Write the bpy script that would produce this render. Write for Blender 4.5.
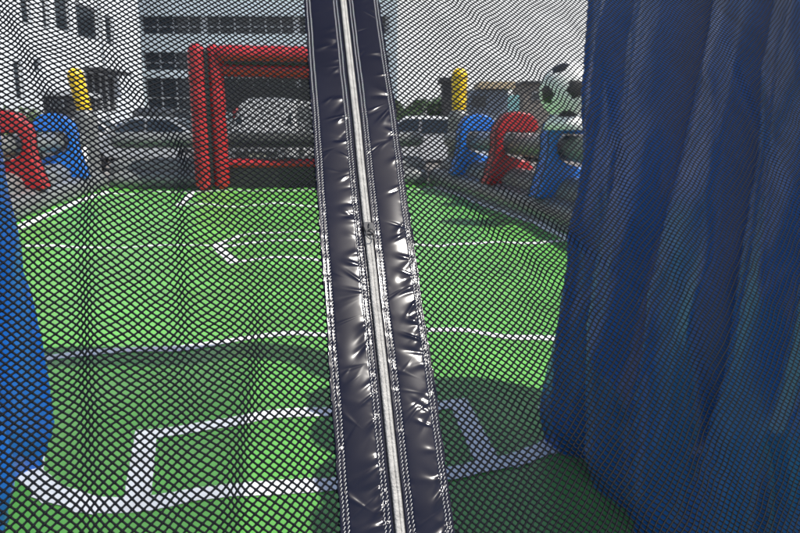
import bpy, bmesh, math, random
import numpy as np
from mathutils import Vector, Matrix
rnd = random.Random(7)
for o in list(bpy.data.objects): bpy.data.objects.remove(o)
S = bpy.context.scene
COL = S.collection
rad = math.radians

# ------------------------------------------------------------ camera
F, PITCH, EYE, YAW = 700.0, rad(11.3), 1.5, rad(10)
cd = bpy.data.cameras.new('camera'); cam = bpy.data.objects.new('camera', cd); COL.objects.link(cam)
cam.location = (0, 0, EYE); cam.rotation_euler = (rad(90) - PITCH, 0, 0)
cd.sensor_width = 36.0; cd.lens = 36.0 * F / 800.0; cd.clip_start = 0.05; cd.clip_end = 2000
cd.dof.use_dof = True; cd.dof.focus_distance = 1.0; cd.dof.aperture_fstop = 13
S.camera = cam
# ------------------------------------------------------------ sky, sun, exposure
ELEV = rad(55); AZ = math.atan2(.942, -.332)
w = bpy.data.worlds.new('World'); S.world = w; w.use_nodes = True
nt = w.node_tree; bg = nt.nodes['Background']
sky = nt.nodes.new('ShaderNodeTexSky'); sky.sky_type = 'NISHITA'; sky.sun_disc = False
sky.sun_elevation = ELEV; sky.sun_rotation = AZ; sky.air_density = 1.0; sky.dust_density = 1.5; sky.ozone_density = 1.0
bg.inputs[1].default_value = 0.128
# bright hazy cloud, densest low down, broken higher up
_g = nt.nodes.new('ShaderNodeTexCoord'); _s = nt.nodes.new('ShaderNodeSeparateXYZ'); nt.links.new(_g.outputs['Generated'], _s.inputs[0])
_n = nt.nodes.new('ShaderNodeTexNoise'); _n.inputs['Scale'].default_value = 2.6; _n.inputs['Detail'].default_value = 8; nt.links.new(_g.outputs['Generated'], _n.inputs['Vector'])
_a = nt.nodes.new('ShaderNodeMath'); _a.operation = 'MULTIPLY_ADD'; nt.links.new(_s.outputs['Z'], _a.inputs[0]); _a.inputs[1].default_value = -3.0; _a.inputs[2].default_value = .75
_b = nt.nodes.new('ShaderNodeMath'); _b.operation = 'MULTIPLY_ADD'; nt.links.new(_n.outputs['Fac'], _b.inputs[0]); _b.inputs[1].default_value = 1.6; nt.links.new(_a.outputs[0], _b.inputs[2]); _b.use_clamp = True
_m = nt.nodes.new('ShaderNodeMixRGB'); nt.links.new(_b.outputs[0], _m.inputs[0]); nt.links.new(sky.outputs[0], _m.inputs[1]); _m.inputs[2].default_value = (6.4, 6.5, 6.6, 1)
nt.links.new(_m.outputs[0], bg.inputs[0])
sd = bpy.data.lights.new('sun', 'SUN'); so = bpy.data.objects.new('sun', sd); COL.objects.link(so)
sd.energy = 4.6; sd.angle = rad(0.55); sd.color = (1, .955, .88)
sv = Vector((math.sin(AZ) * math.cos(ELEV), math.cos(AZ) * math.cos(ELEV), math.sin(ELEV)))
so.rotation_euler = sv.to_track_quat('Z', 'Y').to_euler(); so.location = (5, -5, 12)
S.view_settings.view_transform = 'Standard'; S.view_settings.look = 'None'
S.view_settings.exposure = 0.35; S.view_settings.gamma = 1
S.render.engine = 'CYCLES'

# ------------------------------------------------------------ frames
cy, sy_ = math.cos(YAW), math.sin(YAW)
def P(u, v, z=0.0): return Vector((u * cy - v * sy_, u * sy_ + v * cy, z))
def ray(x, y):
    a = (x - 400) / F; b = (266.5 - y) / F
    return Vector((a, math.cos(PITCH) + b * math.sin(PITCH), -math.sin(PITCH) + b * math.cos(PITCH)))
def at(x, y, d):                     # point at forward distance d (world y) behind a picture position
    r = ray(x, y); return Vector((0, 0, EYE)) + r * (d / r.y)

# ------------------------------------------------------------ materials
def mat(name, col, rough=.5, spec=.5, metal=0, var=.12, vscale=3.0, bump=0.0, bscale=8.0, coat=0.0, dirt=0.0, detail=6, sheen=0.0):
    m = bpy.data.materials.new(name); m.use_nodes = True
    n = m.node_tree.nodes; l = m.node_tree.links; b = n['Principled BSDF']
    b.inputs['Roughness'].default_value = rough; b.inputs['Specular IOR Level'].default_value = spec
    b.inputs['Metallic'].default_value = metal; b.inputs['Coat Weight'].default_value = coat
    b.inputs['Sheen Weight'].default_value = sheen
    tc = n.new('ShaderNodeTexCoord')
    nz = n.new('ShaderNodeTexNoise'); nz.inputs['Scale'].default_value = vscale; nz.inputs['Detail'].default_value = detail
    l.new(tc.outputs['Object'], nz.inputs['Vector'])
    cr = n.new('ShaderNodeValToRGB'); l.new(nz.outputs['Fac'], cr.inputs[0])
    c = Vector(col)
    e = cr.color_ramp.elements
    e[0].position = .3; e[1].position = .7
    e[0].color = (*(c * (1 - var)), 1); e[1].color = (*[min(1, x) for x in c * (1 + var)], 1)
    out = cr.outputs[0]
    if dirt > 0:
        n2 = n.new('ShaderNodeTexNoise'); n2.inputs['Scale'].default_value = vscale * .6; n2.inputs['Detail'].default_value = 9
        n2.inputs['Roughness'].default_value = .7; l.new(tc.outputs['Object'], n2.inputs['Vector'])
        c2 = n.new('ShaderNodeValToRGB'); c2.color_ramp.elements[0].position = .52; c2.color_ramp.elements[1].position = .75
        c2.color_ramp.elements[1].color = (dirt, dirt, dirt, 1); c2.color_ramp.elements[0].color = (0, 0, 0, 1)
        l.new(n2.outputs['Fac'], c2.inputs[0])
        mx = n.new('ShaderNodeMixRGB'); l.new(c2.outputs[0], mx.inputs[0]); l.new(out, mx.inputs[1])
        mx.inputs[2].default_value = (.16, .14, .11, 1); out = mx.outputs[0]
    l.new(out, b.inputs['Base Color'])
    rr = n.new('ShaderNodeMapRange'); rr.inputs[3].default_value = rough * .8; rr.inputs[4].default_value = min(1, rough * 1.2)
    l.new(nz.outputs['Fac'], rr.inputs[0]); l.new(rr.outputs[0], b.inputs['Roughness'])
    if bump > 0:
        nb = n.new('ShaderNodeTexNoise'); nb.inputs['Scale'].default_value = bscale; nb.inputs['Detail'].default_value = 5
        l.new(tc.outputs['Object'], nb.inputs['Vector'])
        bp = n.new('ShaderNodeBump'); bp.inputs['Strength'].default_value = bump; bp.inputs['Distance'].default_value = .02
        l.new(nb.outputs['Fac'], bp.inputs['Height']); l.new(bp.outputs[0], b.inputs['Normal'])
    return m
M = dict(
    thread=mat('net_thread', (.005, .0062, .0095), .62, .14, var=.2, vscale=60),
    strip=mat('navy_vinyl', (.0055, .0062, .015), .13, .28, var=.15, vscale=6, bump=0),
    stitch=mat('white_stitch', (.72, .72, .70), .6, .3, var=.15, vscale=300),
    zip=mat('zip_coil', (.33, .325, .31), .38, .5, var=.2, vscale=90, bump=.3, bscale=400),
    zipdark=mat('zip_tape', (.06, .06, .065), .6, .3, var=.2, vscale=200),
    floor=mat('green_vinyl', (.115, .385, .068), .40, .45, var=.16, vscale=1.3, bump=.5, bscale=2.6, dirt=.22),
    line=mat('white_line_vinyl', (.78, .80, .80), .45, .4, var=.05, vscale=4, dirt=.25),
    blue=mat('blue_vinyl', (.009, .100, .38), .31, .5, var=.12, vscale=2.5, bump=.22, bscale=4.5),
    bluelit=mat('sunlit_blue_vinyl', (.012, .135, .56), .28, .5, var=.12, vscale=2.5, bump=.5, bscale=4.5),  # lit copy of the pillar blue, sunlight put into the colour
    blueb=mat('bright_blue_vinyl', (.015, .17, .68), .35, .5, var=.1, vscale=3, bump=.3, bscale=6),
    red=mat('red_vinyl', (.40, .017, .022), .36, .5, var=.12, vscale=3, bump=.3, bscale=6),
    yellow=mat('yellow_vinyl', (.85, .55, .01), .38, .5, var=.08, vscale=3, bump=.3, bscale=6),
    grey=mat('silver_grey_vinyl', (.19, .20, .20), .33, .6, var=.12, vscale=2.5, bump=.35, bscale=7, dirt=.3),
    black=mat('black_vinyl', (.02, .02, .022), .4, .5, var=.2, vscale=4, bump=.3, bscale=8),
    ballw=mat('white_ball_vinyl', (.87, .87, .86), .35, .5, var=.04, vscale=4, bump=.2, bscale=6),
    asphalt=mat('asphalt', (.20, .185, .175), .9, .2, var=.18, vscale=1.3, bump=.4, bscale=60, dirt=.4, detail=12),
    wallw=mat('white_render', (.62, .66, .70), .85, .2, var=.05, vscale=.4, bump=.2, bscale=20, dirt=.25),
    panel=mat('pale_panel', (.55, .63, .68), .55, .4, var=.05, vscale=.5, dirt=.15),
    glass=mat('dark_glass', (.03, .04, .05), .12, .7, var=.3, vscale=.6),
    frame=mat('window_frame', (.50, .52, .54), .5, .4, var=.06),
    dark=mat('dark_metal', (.05, .052, .055), .55, .4, var=.2, vscale=2),
    roofb=mat('beige_fascia', (.55, .45, .30), .7, .3, var=.08),
    bgrey=mat('blue_grey_wall', (.20, .24, .30), .7, .3, var=.08),
    brown=mat('taupe_wall', (.24, .22, .20), .85, .2, var=.1, dirt=.3),
    teal=mat('teal_panel', (.25, .50, .52), .6, .3, var=.08),
    carw=mat('white_car_paint', (.75, .76, .77), .25, .5, var=.03, coat=.8, dirt=.1),
    cars=mat('silver_car_paint', (.45, .47, .49), .28, .5, metal=.3, var=.04, coat=.8),
    carb=mat('blue_car_paint', (.03, .10, .28), .25, .5, var=.05, coat=.8),
    card=mat('dark_car_paint', (.05, .055, .06), .25, .5, var=.05, coat=.8),
    tyre=mat('tyre_rubber', (.025, .025, .027), .85, .3, var=.2),
    rim=mat('alloy_rim', (.5, .5, .52), .35, .5, metal=.8),
    lamp=mat('lamp_glass', (.75, .76, .78), .15, .7, var=.05),
    lampr=mat('red_lamp', (.5, .02, .02), .2, .6, var=.1),
    plate=mat('blank_plate', (.7, .68, .5), .5, .3),
    bark=mat('bark', (.12, .09, .07), .9, .2, var=.3, vscale=8, bump=.6, bscale=20),
    leaf=mat('leaf', (.045, .085, .035), .6, .3, var=.45, vscale=1.6),
    leaf2=mat('leaf_light', (.09, .15, .05), .6, .3, var=.45, vscale=1.6),
    kerb=mat('kerb_stone', (.38, .37, .35), .85, .2, var=.12, dirt=.3),
)

# ------------------------------------------------------------ object helpers
def tag(o, label, cat, group=None):
    o['label'] = label; o['category'] = cat
    if group: o['group'] = group
    return o
def thing(name, label, cat, loc=(0, 0, 0), rz=0, group=None):
    o = bpy.data.objects.new(name, None); COL.objects.link(o); o.empty_display_size = .1
    o.location = loc; o.rotation_euler = (0, 0, rz)
    return tag(o, label, cat, group)
def obj(name, verts, faces, m, parent=None, smooth=False, mats=None, mi=None, label=None):
    me = bpy.data.meshes.new(name)
    if isinstance(verts, np.ndarray):
        me.vertices.add(len(verts)); me.vertices.foreach_set('co', verts.astype(np.float32).ravel())
        f = np.asarray(faces, dtype=np.int32); k = f.shape[1]
        me.loops.add(f.size); me.loops.foreach_set('vertex_index', f.ravel())
        me.polygons.add(len(f)); me.polygons.foreach_set('loop_start', np.arange(0, f.size, k, dtype=np.int32))
        me.polygons.foreach_set('loop_total', np.full(len(f), k, dtype=np.int32))
        me.update(calc_edges=True); me.validate()
    else:
        me.from_pydata([tuple(v) for v in verts], [], faces); me.update()
    for x in (mats or [m]): me.materials.append(x)
    if mi is not None:
        for p, i in zip(me.polygons, mi): p.material_index = i
    if smooth: me.polygons.foreach_set('use_smooth', [True] * len(me.polygons))
    o = bpy.data.objects.new(name, me); COL.objects.link(o)
    if parent is not None: o.parent = parent
    if label: o['label'] = label
    return o
class MB:
    """collects shapes, builds one mesh"""
    def __init__(s): s.v = []; s.f = []
    def add(s, v, f):
        n = len(s.v); s.v += [Vector(x) for x in v]; s.f += [[i + n for i in q] for q in f]; return s
    def box(s, c, d, rz=0, taper=1.0):
        c = Vector(c); R = Matrix.Rotation(rz, 3, 'Z'); vs = []
        for z in (-1, 1):
            t = taper if z > 0 else 1
            for x, y in ((-1, -1), (1, -1), (1, 1), (-1, 1)):
                vs.append(c + R @ Vector((x * d[0] / 2 * t, y * d[1] / 2 * t, z * d[2] / 2)))
        return s.add(vs, [[3, 2, 1, 0], [4, 5, 6, 7], [0, 1, 5, 4], [1, 2, 6, 5], [2, 3, 7, 6], [3, 0, 4, 7]])
    def tube(s, pts, r, n=16, caps=True, wob=0.0, seed=0, dome=False):
        pts = [Vector(p) for p in pts]; q = random.Random(seed)
        rr = r if callable(r) else (lambda t: r)
        if dome:                    # rounded ends
            a = (pts[0] - pts[1]).normalized(); b = (pts[-1] - pts[-2]).normalized(); R0 = rr(0); R1 = rr(1)
            st = [(pts[0] + a * R0 * math.sin(x), R0 * math.cos(x)) for x in (1.45, 1.1, .7, .35)]
            en = [(pts[-1] + b * R1 * math.sin(x), R1 * math.cos(x)) for x in (.35, .7, 1.1, 1.45)]
            mid = [(p, rr(i / (len(pts) - 1))) for i, p in enumerate(pts)]
            seq = st + mid + en
        else: seq = [(p, rr(i / (len(pts) - 1))) for i, p in enumerate(pts)]
        vs = []; L = len(seq)
        for i, (p, R) in enumerate(seq):
            t = (seq[min(i + 1, L - 1)][0] - seq[max(i - 1, 0)][0]).normalized()
            ref = Vector((0, 0, 1)) if abs(t.z) < .9 else Vector((0, 1, 0))
            a = t.cross(ref).normalized(); b = a.cross(t).normalized()
            R *= 1 + wob * (q.random() - .5)
            for k in range(n):
                an = 2 * math.pi * k / n
                vs.append(p + a * math.cos(an) * R + b * math.sin(an) * R)
        fs = [[i * n + k, i * n + (k + 1) % n, (i + 1) * n + (k + 1) % n, (i + 1) * n + k] for i in range(L - 1) for k in range(n)]
        if caps: fs += [list(range(n))[::-1], [(L - 1) * n + k for k in range(n)]]
        return s.add(vs, fs)
    def prism(s, poly, o, ax, ay, az, th):     # polygon in (ax,ay), thickness along az centred
        o = Vector(o); n = len(poly); vs = []
        for k in (-.5, .5): vs += [o + ax * a + ay * b + az * th * k for a, b in poly]
        fs = [list(range(n))[::-1], [n + i for i in range(n)]] + [[i, (i + 1) % n, n + (i + 1) % n, n + i] for i in range(n)]
        return s.add(vs, fs)
    def build(s, name, m, parent=None, smooth=False, label=None, origin=None):
        v = s.v
        if origin is not None: v = [x - Vector(origin) for x in v]
        o = obj(name, v, s.f, m, parent, smooth, label=label)
        if origin is not None: o.location = origin
        return o
def bevel(o, wd, seg=3):
    b = o.modifiers.new('bevel', 'BEVEL'); b.width = wd; b.segments = seg; b.limit_method = 'ANGLE'; b.angle_limit = rad(25)
    o.data.polygons.foreach_set('use_smooth', [True] * len(o.data.polygons))
    wn = o.modifiers.new('wn', 'WEIGHTED_NORMAL'); wn.keep_sharp = False
    return o
def struct(o): o['kind'] = 'structure'; return o

# smooth value noise in numpy
def _h(ix, iy, s):
    n = (ix.astype(np.int64) * 374761393 + iy.astype(np.int64) * 668265263 + s * 974634777) & 0x7fffffff
    n = ((n ^ (n >> 13)) * 1274126177) & 0x7fffffff
    return ((n ^ (n >> 16)) & 0xffff) / 65535.0 * 2 - 1
def vn(x, y, s=0):
    x = np.asarray(x, float); y = np.asarray(y, float)
    ix = np.floor(x); iy = np.floor(y); fx = x - ix; fy = y - iy
    fx = fx * fx * fx * (fx * (fx * 6 - 15) + 10); fy = fy * fy * fy * (fy * (fy * 6 - 15) + 10)
    a = _h(ix, iy, s); b = _h(ix + 1, iy, s); c = _h(ix, iy + 1, s); d = _h(ix + 1, iy + 1, s)
    return (a * (1 - fx) + b * fx) * (1 - fy) + (c * (1 - fx) + d * fx) * fy

# ============================================================ SETTING
def sheet(name, x0, x1, y0, y1, nx, ny, zf, m, xf=None):
    X, Y = np.meshgrid(np.linspace(x0, x1, nx), np.linspace(y0, y1, ny)); X = X.ravel(); Y = Y.ravel()
    Z = zf(X, Y)
    i, j = np.meshgrid(np.arange(nx - 1), np.arange(ny - 1)); b = (j * nx + i).ravel()
    f = np.stack([b, b + 1, b + nx + 1, b + nx], 1)
    if xf: WX, WY = xf(X, Y)
    else: WX, WY = X, Y
    return obj(name, np.stack([WX, WY, Z], 1), f, m, smooth=True)
GZ = -0.12
struct(sheet('ground', -400, 400, -60, 900, 30, 30, lambda x, y: x * 0 + GZ - .01, M['asphalt']))
# floor of the pitch: inflated, so softly quilted
def H(u, v):
    u = np.asarray(u, float); v = np.asarray(v, float)
    h = .030 * vn(u * 1.1, v * .7, 3) + .014 * vn(u * 3.1 + 9, v * 2.3, 5)
    h = h + .012 * np.cos(2 * np.pi * u / 1.37) * (1 - .3 * vn(u, v * .3, 8))
    h = h + .05 * np.exp(-((np.abs(u) - 4.1) / .35) ** 2)
    h = h - .030 * np.exp(-((u - (2.35 + .25 * np.sin(v * .5))) / .10) ** 2) * np.clip((v - 3.6) / 1.5, 0, 1) * np.clip((10 - v) / 2, 0, 1)
    return h
uv2w = lambda u, v: (u * cy - v * sy_, u * sy_ + v * cy)
struct(sheet('pitch_floor', -4.3, 4.3, 0.9, 18.3, 220, 440, H, M['floor'], uv2w))
mb = MB(); 
for (u0, v0, u1, v1) in ((-4.3, .9, 4.3, .9), (4.3, .9, 4.3, 18.3), (4.3, 18.3, -4.3, 18.3), (-4.3, 18.3, -4.3, .9)):
    mb.add([P(u0, v0, GZ), P(u1, v1, GZ), P(u1, v1, -.05), P(u0, v0, -.05)], [[0, 1, 2, 3]])
struct(mb.build('pitch_base', M['grey']))
def marking(pts, wd, closed=False):
    pts = [np.array(p, float) for p in pts]; 
    if closed: pts = pts + [pts[0]]
    V = []; Fc = []
    for k in range(len(pts) - 1):
        a, b = pts[k], pts[k + 1]; d = b - a; L = np.linalg.norm(d); d /= L; nrm = np.array([-d[1], d[0]])
        ext = wd / 2 * (.98 if (k > 0 or closed) else 0); a2 = a - d * ext; e2 = wd / 2 * .98 if (k < len(pts) - 2 or closed) else 0
        L2 = L + ext + e2; n = max(2, int(L2 / .04)); z0 = .004 + .0012 * (k % 3)
        base = len(V)
        for i in range(n + 1):
            c = a2 + d * L2 * i / n
            for s in (-.5, -.17, .17, .5):
                q = c + nrm * wd * (s + .03 * rnd.uniform(-1, 1) * (abs(s) == .5)); V.append((q[0], q[1], float(H(q[0], q[1])) + z0))
        for i in range(n):
            for j in range(3):
                s = base + i * 4 + j; Fc.append([s, s + 4, s + 5, s + 1])
    return [P(x, y, z) for x, y, z in V], Fc
mb = MB()
mb.add(*marking([(-1.20, 3.42), (-1.12, 3.10), (-.98, 2.92), (-.80, 2.83), (-.5, 2.80), (.75, 2.77), (1.02, 2.80), (1.22, 2.90), (1.34, 3.04), (1.42, 3.4)], .115))
mb.add(*marking([(-.62, 2.86), (-.70, 3.52), (.95, 3.52), (.90, 2.82)], .11))
mb.add(*marking([(-2.1, 2.9), (-2.05, 4.62), (-1.2, 4.86), (.14, 5.02), (1.3, 4.80), (2.15, 4.60), (2.2, 2.9)], .11))
mb.add(*marking([(-3.88, 9.62), (-1.5, 9.36), (.29, 9.22), (3.85, 8.66)], .13))
mb.add(*marking([(-.82, 9.37), (-.50, 7.97), (.9, 7.85), (1.35, 8.6), (1.25, 9.8), (.6, 10.25), (-.5, 10.1)], .12, True))
mb.add(*marking([(-1.96, 17.2), (-1.84, 13.9), (1.9, 13.7), (2.0, 17.2)], .16))
mb.add(*marking([(-3.75, 3.6), (-3.82, 10.8), (-3.85, 17.1), (3.9, 16.9), (3.85, 8), (3.8, 3.6), ], .13))
struct(mb.build('pitch_markings', M['line']))

# ============================================================ INFLATABLE WALLS
AX = lambda s: P(s, 0) ; UV = P(1, 0).normalized(); VV = P(0, 1).normalized(); ZZ = Vector((0, 0, 1))
def line_pts(a, b, n=40, jit=.012, seed=1):
    q = random.Random(seed); a = Vector(a); b = Vector(b)
    return [a.lerp(b, i / n) + Vector((q.uniform(-jit, jit), q.uniform(-jit, jit), q.uniform(-jit, jit))) for i in range(n + 1)]
def seg_tube(name, a, b, r, m, parent, pitch=.9, seed=0, jit=.008):
    """inflated tube pinched at baffle seams"""
    a = Vector(a); b = Vector(b); L = (b - a).length; k = max(1, round(L / pitch)); n = int(k * 14)
    q = random.Random(seed); ph = [q.uniform(-jit, jit) for _ in range(n + 2)]
    pts = [a.lerp(b, i / n) + ZZ * (ph[i] * .6) for i in range(n + 1)]
    rr = lambda t: r * (1 - .05 * (abs(math.cos(math.pi * t * k)) ** 14) + .012 * math.sin(t * 37 + seed))
    return MB().tube(pts, rr, 22, dome=True).build(name, m, parent, True)
def wall(label, p0, p1, inward, seed):
    t = thing('inflatable_wall', label, 'wall', (0, 0, 0), 0)
    n = Vector(inward)
    seg_tube('base_tube', p0 + n * .08 + ZZ * .20, p1 + n * .08 + ZZ * .20, .25, M['grey'], t, .8, seed)
    seg_tube('base_tube', p0 - n * .24 + ZZ * .46, p1 - n * .24 + ZZ * .46, .28, M['grey'], t, .8, seed + 1)
    seg_tube('rail', p0 - n * .26 + ZZ * 1.17, p1 - n * .26 + ZZ * 1.17, .20, M['grey'], t, 1.1, seed + 2)
    # seam welt between the two base tubes
    MB().tube(line_pts(p0 + n * .005 + ZZ * .455, p1 + n * .005 + ZZ * .455, 60, .006, seed), .018, 8).build('welt', M['dark'], t, True)
    return t
WL, WR, WB = -4.30, 4.22, 18.25
wall('long grey inflatable side wall on the left of the green pitch', P(WL, 3.5), P(WL, WB - .4), UV, 10)
wall('long grey inflatable side wall on the right of the green pitch', P(WR, 3.5), P(WR, WB - .4), -UV, 20)
wall('grey inflatable end wall behind the red goal', P(WL + .5, WB), P(WR - .5, WB), -VV, 30)

PROF = [(.46, .42), (.40, .62), (.31, .95), (.28, 1.18), (.29, 1.36), (.24, 1.55), (.10, 1.72), (-.12, 1.78), (-.36, 1.74), (-.52, 1.60), (-.54, 1.46),
        (-.46, 1.39), (-.2, 1.385), (.06, 1.40), (.14, 1.30), (.15, 1.15), (.08, 1.0), (-.08, .93), (-.36, .86), (-.48, .72), (-.50, .50), (-.46, .42)]
def post(side, v, m, label, group):
    u = WL if side < 0 else WR
    inw = UV if side < 0 else -UV
    t = thing('inflatable_post', label, 'post', P(u, v), 0, group)
    o = MB().prism(PROF, Vector((0, 0, 0)) - inw * .12, inw, ZZ, VV, .42).build('body', m, t)
    bevel(o, .055, 4)
    for s in (-1, 1):
        pts = [inw * (a - .12) * 1.0 + ZZ * b + VV * s * .165 for a, b in PROF[:11]]
        MB().tube([p + inw * .004 for p in pts], .012, 6).build('seam', M['black'], t, True)
    return t
G = 'inflatable posts that wrap over the side rails'
for v, m, lb in ((13.3, 'red', 'red inflatable post over the rail of the left wall, nearest the left pillar'),
                 (16.1, 'blueb', 'blue inflatable post over the rail of the left wall, beside the red one')):
    post(-1, v, M[m], lb, G)
for v, m, lb in ((10.3, 'blueb', 'blue inflatable post on the right wall, nearest, under the football'),
                 (12.9, 'red', 'red inflatable post on the right wall between two blue ones'),
                 (15.5, 'blueb', 'blue inflatable post on the right wall, farthest, beyond the red one')):
    post(1, v, M[m], lb, G)

# corner towers with yellow tops
def corner(px, D, label, seed):
    b = at(px, 112, D); t = thing('corner_column', label, 'column', (b.x, b.y, 0), 0, 'corner columns of the pitch')
    MB().tube([(0, 0, 0), (0, 0, .4), (0, 0, .9), (0, 0, 1.4), (0, 0, 1.7)], .28, 20, dome=True).build('lower_tube', M['grey'], t, True)
    MB().tube([(0, 0, .02), (0, -.30, .02), (0, -.30, .02), (0, -.30, 1.25)], .10, 12).build('upright', M['ballw'], t, True)
    lean = -.16 if px < 200 else 0
    q = MB(); q.tube([(lean * k / 5, 0, 1.85 + k * .18) for k in range(6)], lambda s: .175 + .03 * s, 18, dome=True, wob=.02, seed=seed)
    q.build('yellow_top', M['yellow'], t, True)
    for k in range(3):
        ring = [(lean * .3 * k + .215 * math.cos(a), .215 * math.sin(a), 2.05 + .33 * k) for a in np.linspace(0, 2 * math.pi, 25)]
        MB().tube(ring, .008, 6).build('seam', M['black'], t, True)
corner(85, 18.3, 'yellow topped inflatable corner column at the left end of the back wall', 1)
corner(459, 18.3, 'yellow topped inflatable corner column at the right end of the back wall', 2)

# goal
gv = 17.35; gl, gr = -1.49, 1.62
gt = thing('football_goal', 'red inflatable football goal at the far end of the green pitch', 'goal', P(0, gv), 0)
o0 = P(0, gv)
def gp(u, dv, z): return P(u, gv + dv, z) - o0
for i, u in enumerate((gl, gr)):
    for k, (du, dv) in enumerate(((-.19, -.05), (.19, .08))):
        seg_tube('post', gp(u + du, dv, .18), gp(u + du - .03, dv, 3.18), .205, M['red'], gt, .8, 40 + i * 2 + k)
    MB().box(gp(u - .005, -.10, 1.66), (.085, .16, 3.1), YAW).build('joint_strip', M['black'], gt)
seg_tube('crossbar', gp(gl + .35, 0.0, 3.14), gp(gr - .35, 0.0, 3.14), .215, M['red'], gt, .7, 50)
seg_tube('crossbar', gp(gl + .35, 0.12, 2.83), gp(gr - .35, 0.12, 2.80), .18, M['red'], gt, .7, 51)
MB().tube([gp(gl + .4, -.10, 2.96), gp(gr - .4, -.10, 2.96)], .055, 10).build('joint_strip', M['black'], gt)
seg_tube('rear_tube', gp(gl + .2, .55, .60), gp(gr - .2, .55, .60), .12, M['red'], gt, 1, 52)
MB().box(gp(0, .50, .26), (3.0, .06, .5), YAW).build('rear_panel', M['black'], gt)
# goal net
q = MB(); c = .085
A0, A1 = gp(gl + .25, .2, 3.0), gp(gr - .25, .2, 3.0)
nn = int(2.8 / c)
def netp(s, t):   # s along width 0..1, t 0 top..1 bottom
    dv = .2 + .3 * t + .05 * math.sin(s * 9)
    return gp(gl + .25 + s * (gr - gl - .5), dv, 3.0 - 2.45 * t)
for i in range(-nn, nn + 1):
    for sgn in (1, -1):
        pts = []
        for k in range(13):
            t = k / 12; s = i / nn + (t * .85 if sgn > 0 else .85 * (1 - t))
            if 0 <= s <= 1: pts.append(netp(s, t))
        if len(pts) > 1: q.tube(pts, .0150, 3, caps=False)
q.build('goal_net', M['black'], gt)

# football on the right wall
def ball():
    D = 10.6; cpt = at(568, 91, D); R = 27.5 / F * D
    t = thing('giant_football', 'big white inflatable football with black patches on top of the right wall', 'football', cpt, 0)
    ph = (1 + 5 ** .5) / 2
    ico = [Vector(v).normalized() for v in [(a, b * ph, 0) for a in (-1, 1) for b in (-1, 1)] + [(0, a, b * ph) for a in (-1, 1) for b in (-1, 1)] + [(b * ph, 0, a) for a in (-1, 1) for b in (-1, 1)]]
    hexn = []
    for i in range(12):
        for j in range(i):
            for k in range(j):
                if min(ico[i].dot(ico[j]), ico[j].dot(ico[k]), ico[i].dot(ico[k])) > .4: hexn.append((ico[i] + ico[j] + ico[k]).normalized())
    fw = (Vector((0, 0, EYE)) - cpt).normalized(); rt = Vector((0, 0, 1)).cross(fw).normalized(); up = fw.cross(rt)
    # screen axes: right = rt*? camera looks along -fw
    scr = lambda a, b, c: (rt * a + up * b + fw * c).normalized()
    n0 = scr(.26, .07, .963); n1 = scr(-.67, -.11, .735)
    a0 = ico[0]; a1 = [v for v in ico if .4 < v.dot(a0) < .5][0]
    def basis(p, q_):
        x = p; z = p.cross(q_).normalized(); y = z.cross(x); return Matrix((x, y, z)).transposed()
    Rm = basis(n0, n1) @ basis(a0, a1).inverted()
    ico = [Rm @ v for v in ico]; hexn = [Rm @ v for v in hexn]
    nu, nvv = 120, 60; V = []; Fc = []; mi = []
    for j in range(nvv + 1):
        th = math.pi * j / nvv
        for i in range(nu):
            a = 2 * math.pi * i / nu; V.append(Vector((math.sin(th) * math.cos(a), math.sin(th) * math.sin(a), math.cos(th))))
    for j in range(nvv):
        for i in range(nu):
            f = [j * nu + i, (j + 1) * nu + i, (j + 1) * nu + (i + 1) % nu, j * nu + (i + 1) % nu]
            c_ = sum((V[x] for x in f), Vector()) / 4
            p5 = max(c_.dot(n) for n in ico) / 2.327; h6 = max(c_.dot(n) for n in hexn) / 2.267
            Fc.append(f); mi.append(1 if p5 > h6 else 0)
    # seams pressed in
    V2 = []
    for v in V:
        ds = sorted([v.dot(n) / 2.267 for n in hexn] + [v.dot(n) / 2.327 for n in ico], reverse=True)
        V2.append(v * R * (1 - .02 * math.exp(-((ds[0] - ds[1]) / .006) ** 2)))
    obj('skin', V2, Fc, None, t, True, [M['ballw'], M['black']], mi)
    return t, cpt, R
bt, bc, bR = ball()
tb = MB().tube([(0, 0, -bR * 1.35), (0, 0, -bR * .9)], lambda s: .34 - .06 * s, 24).build('collar', M['ballw'], bt, True)

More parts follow.
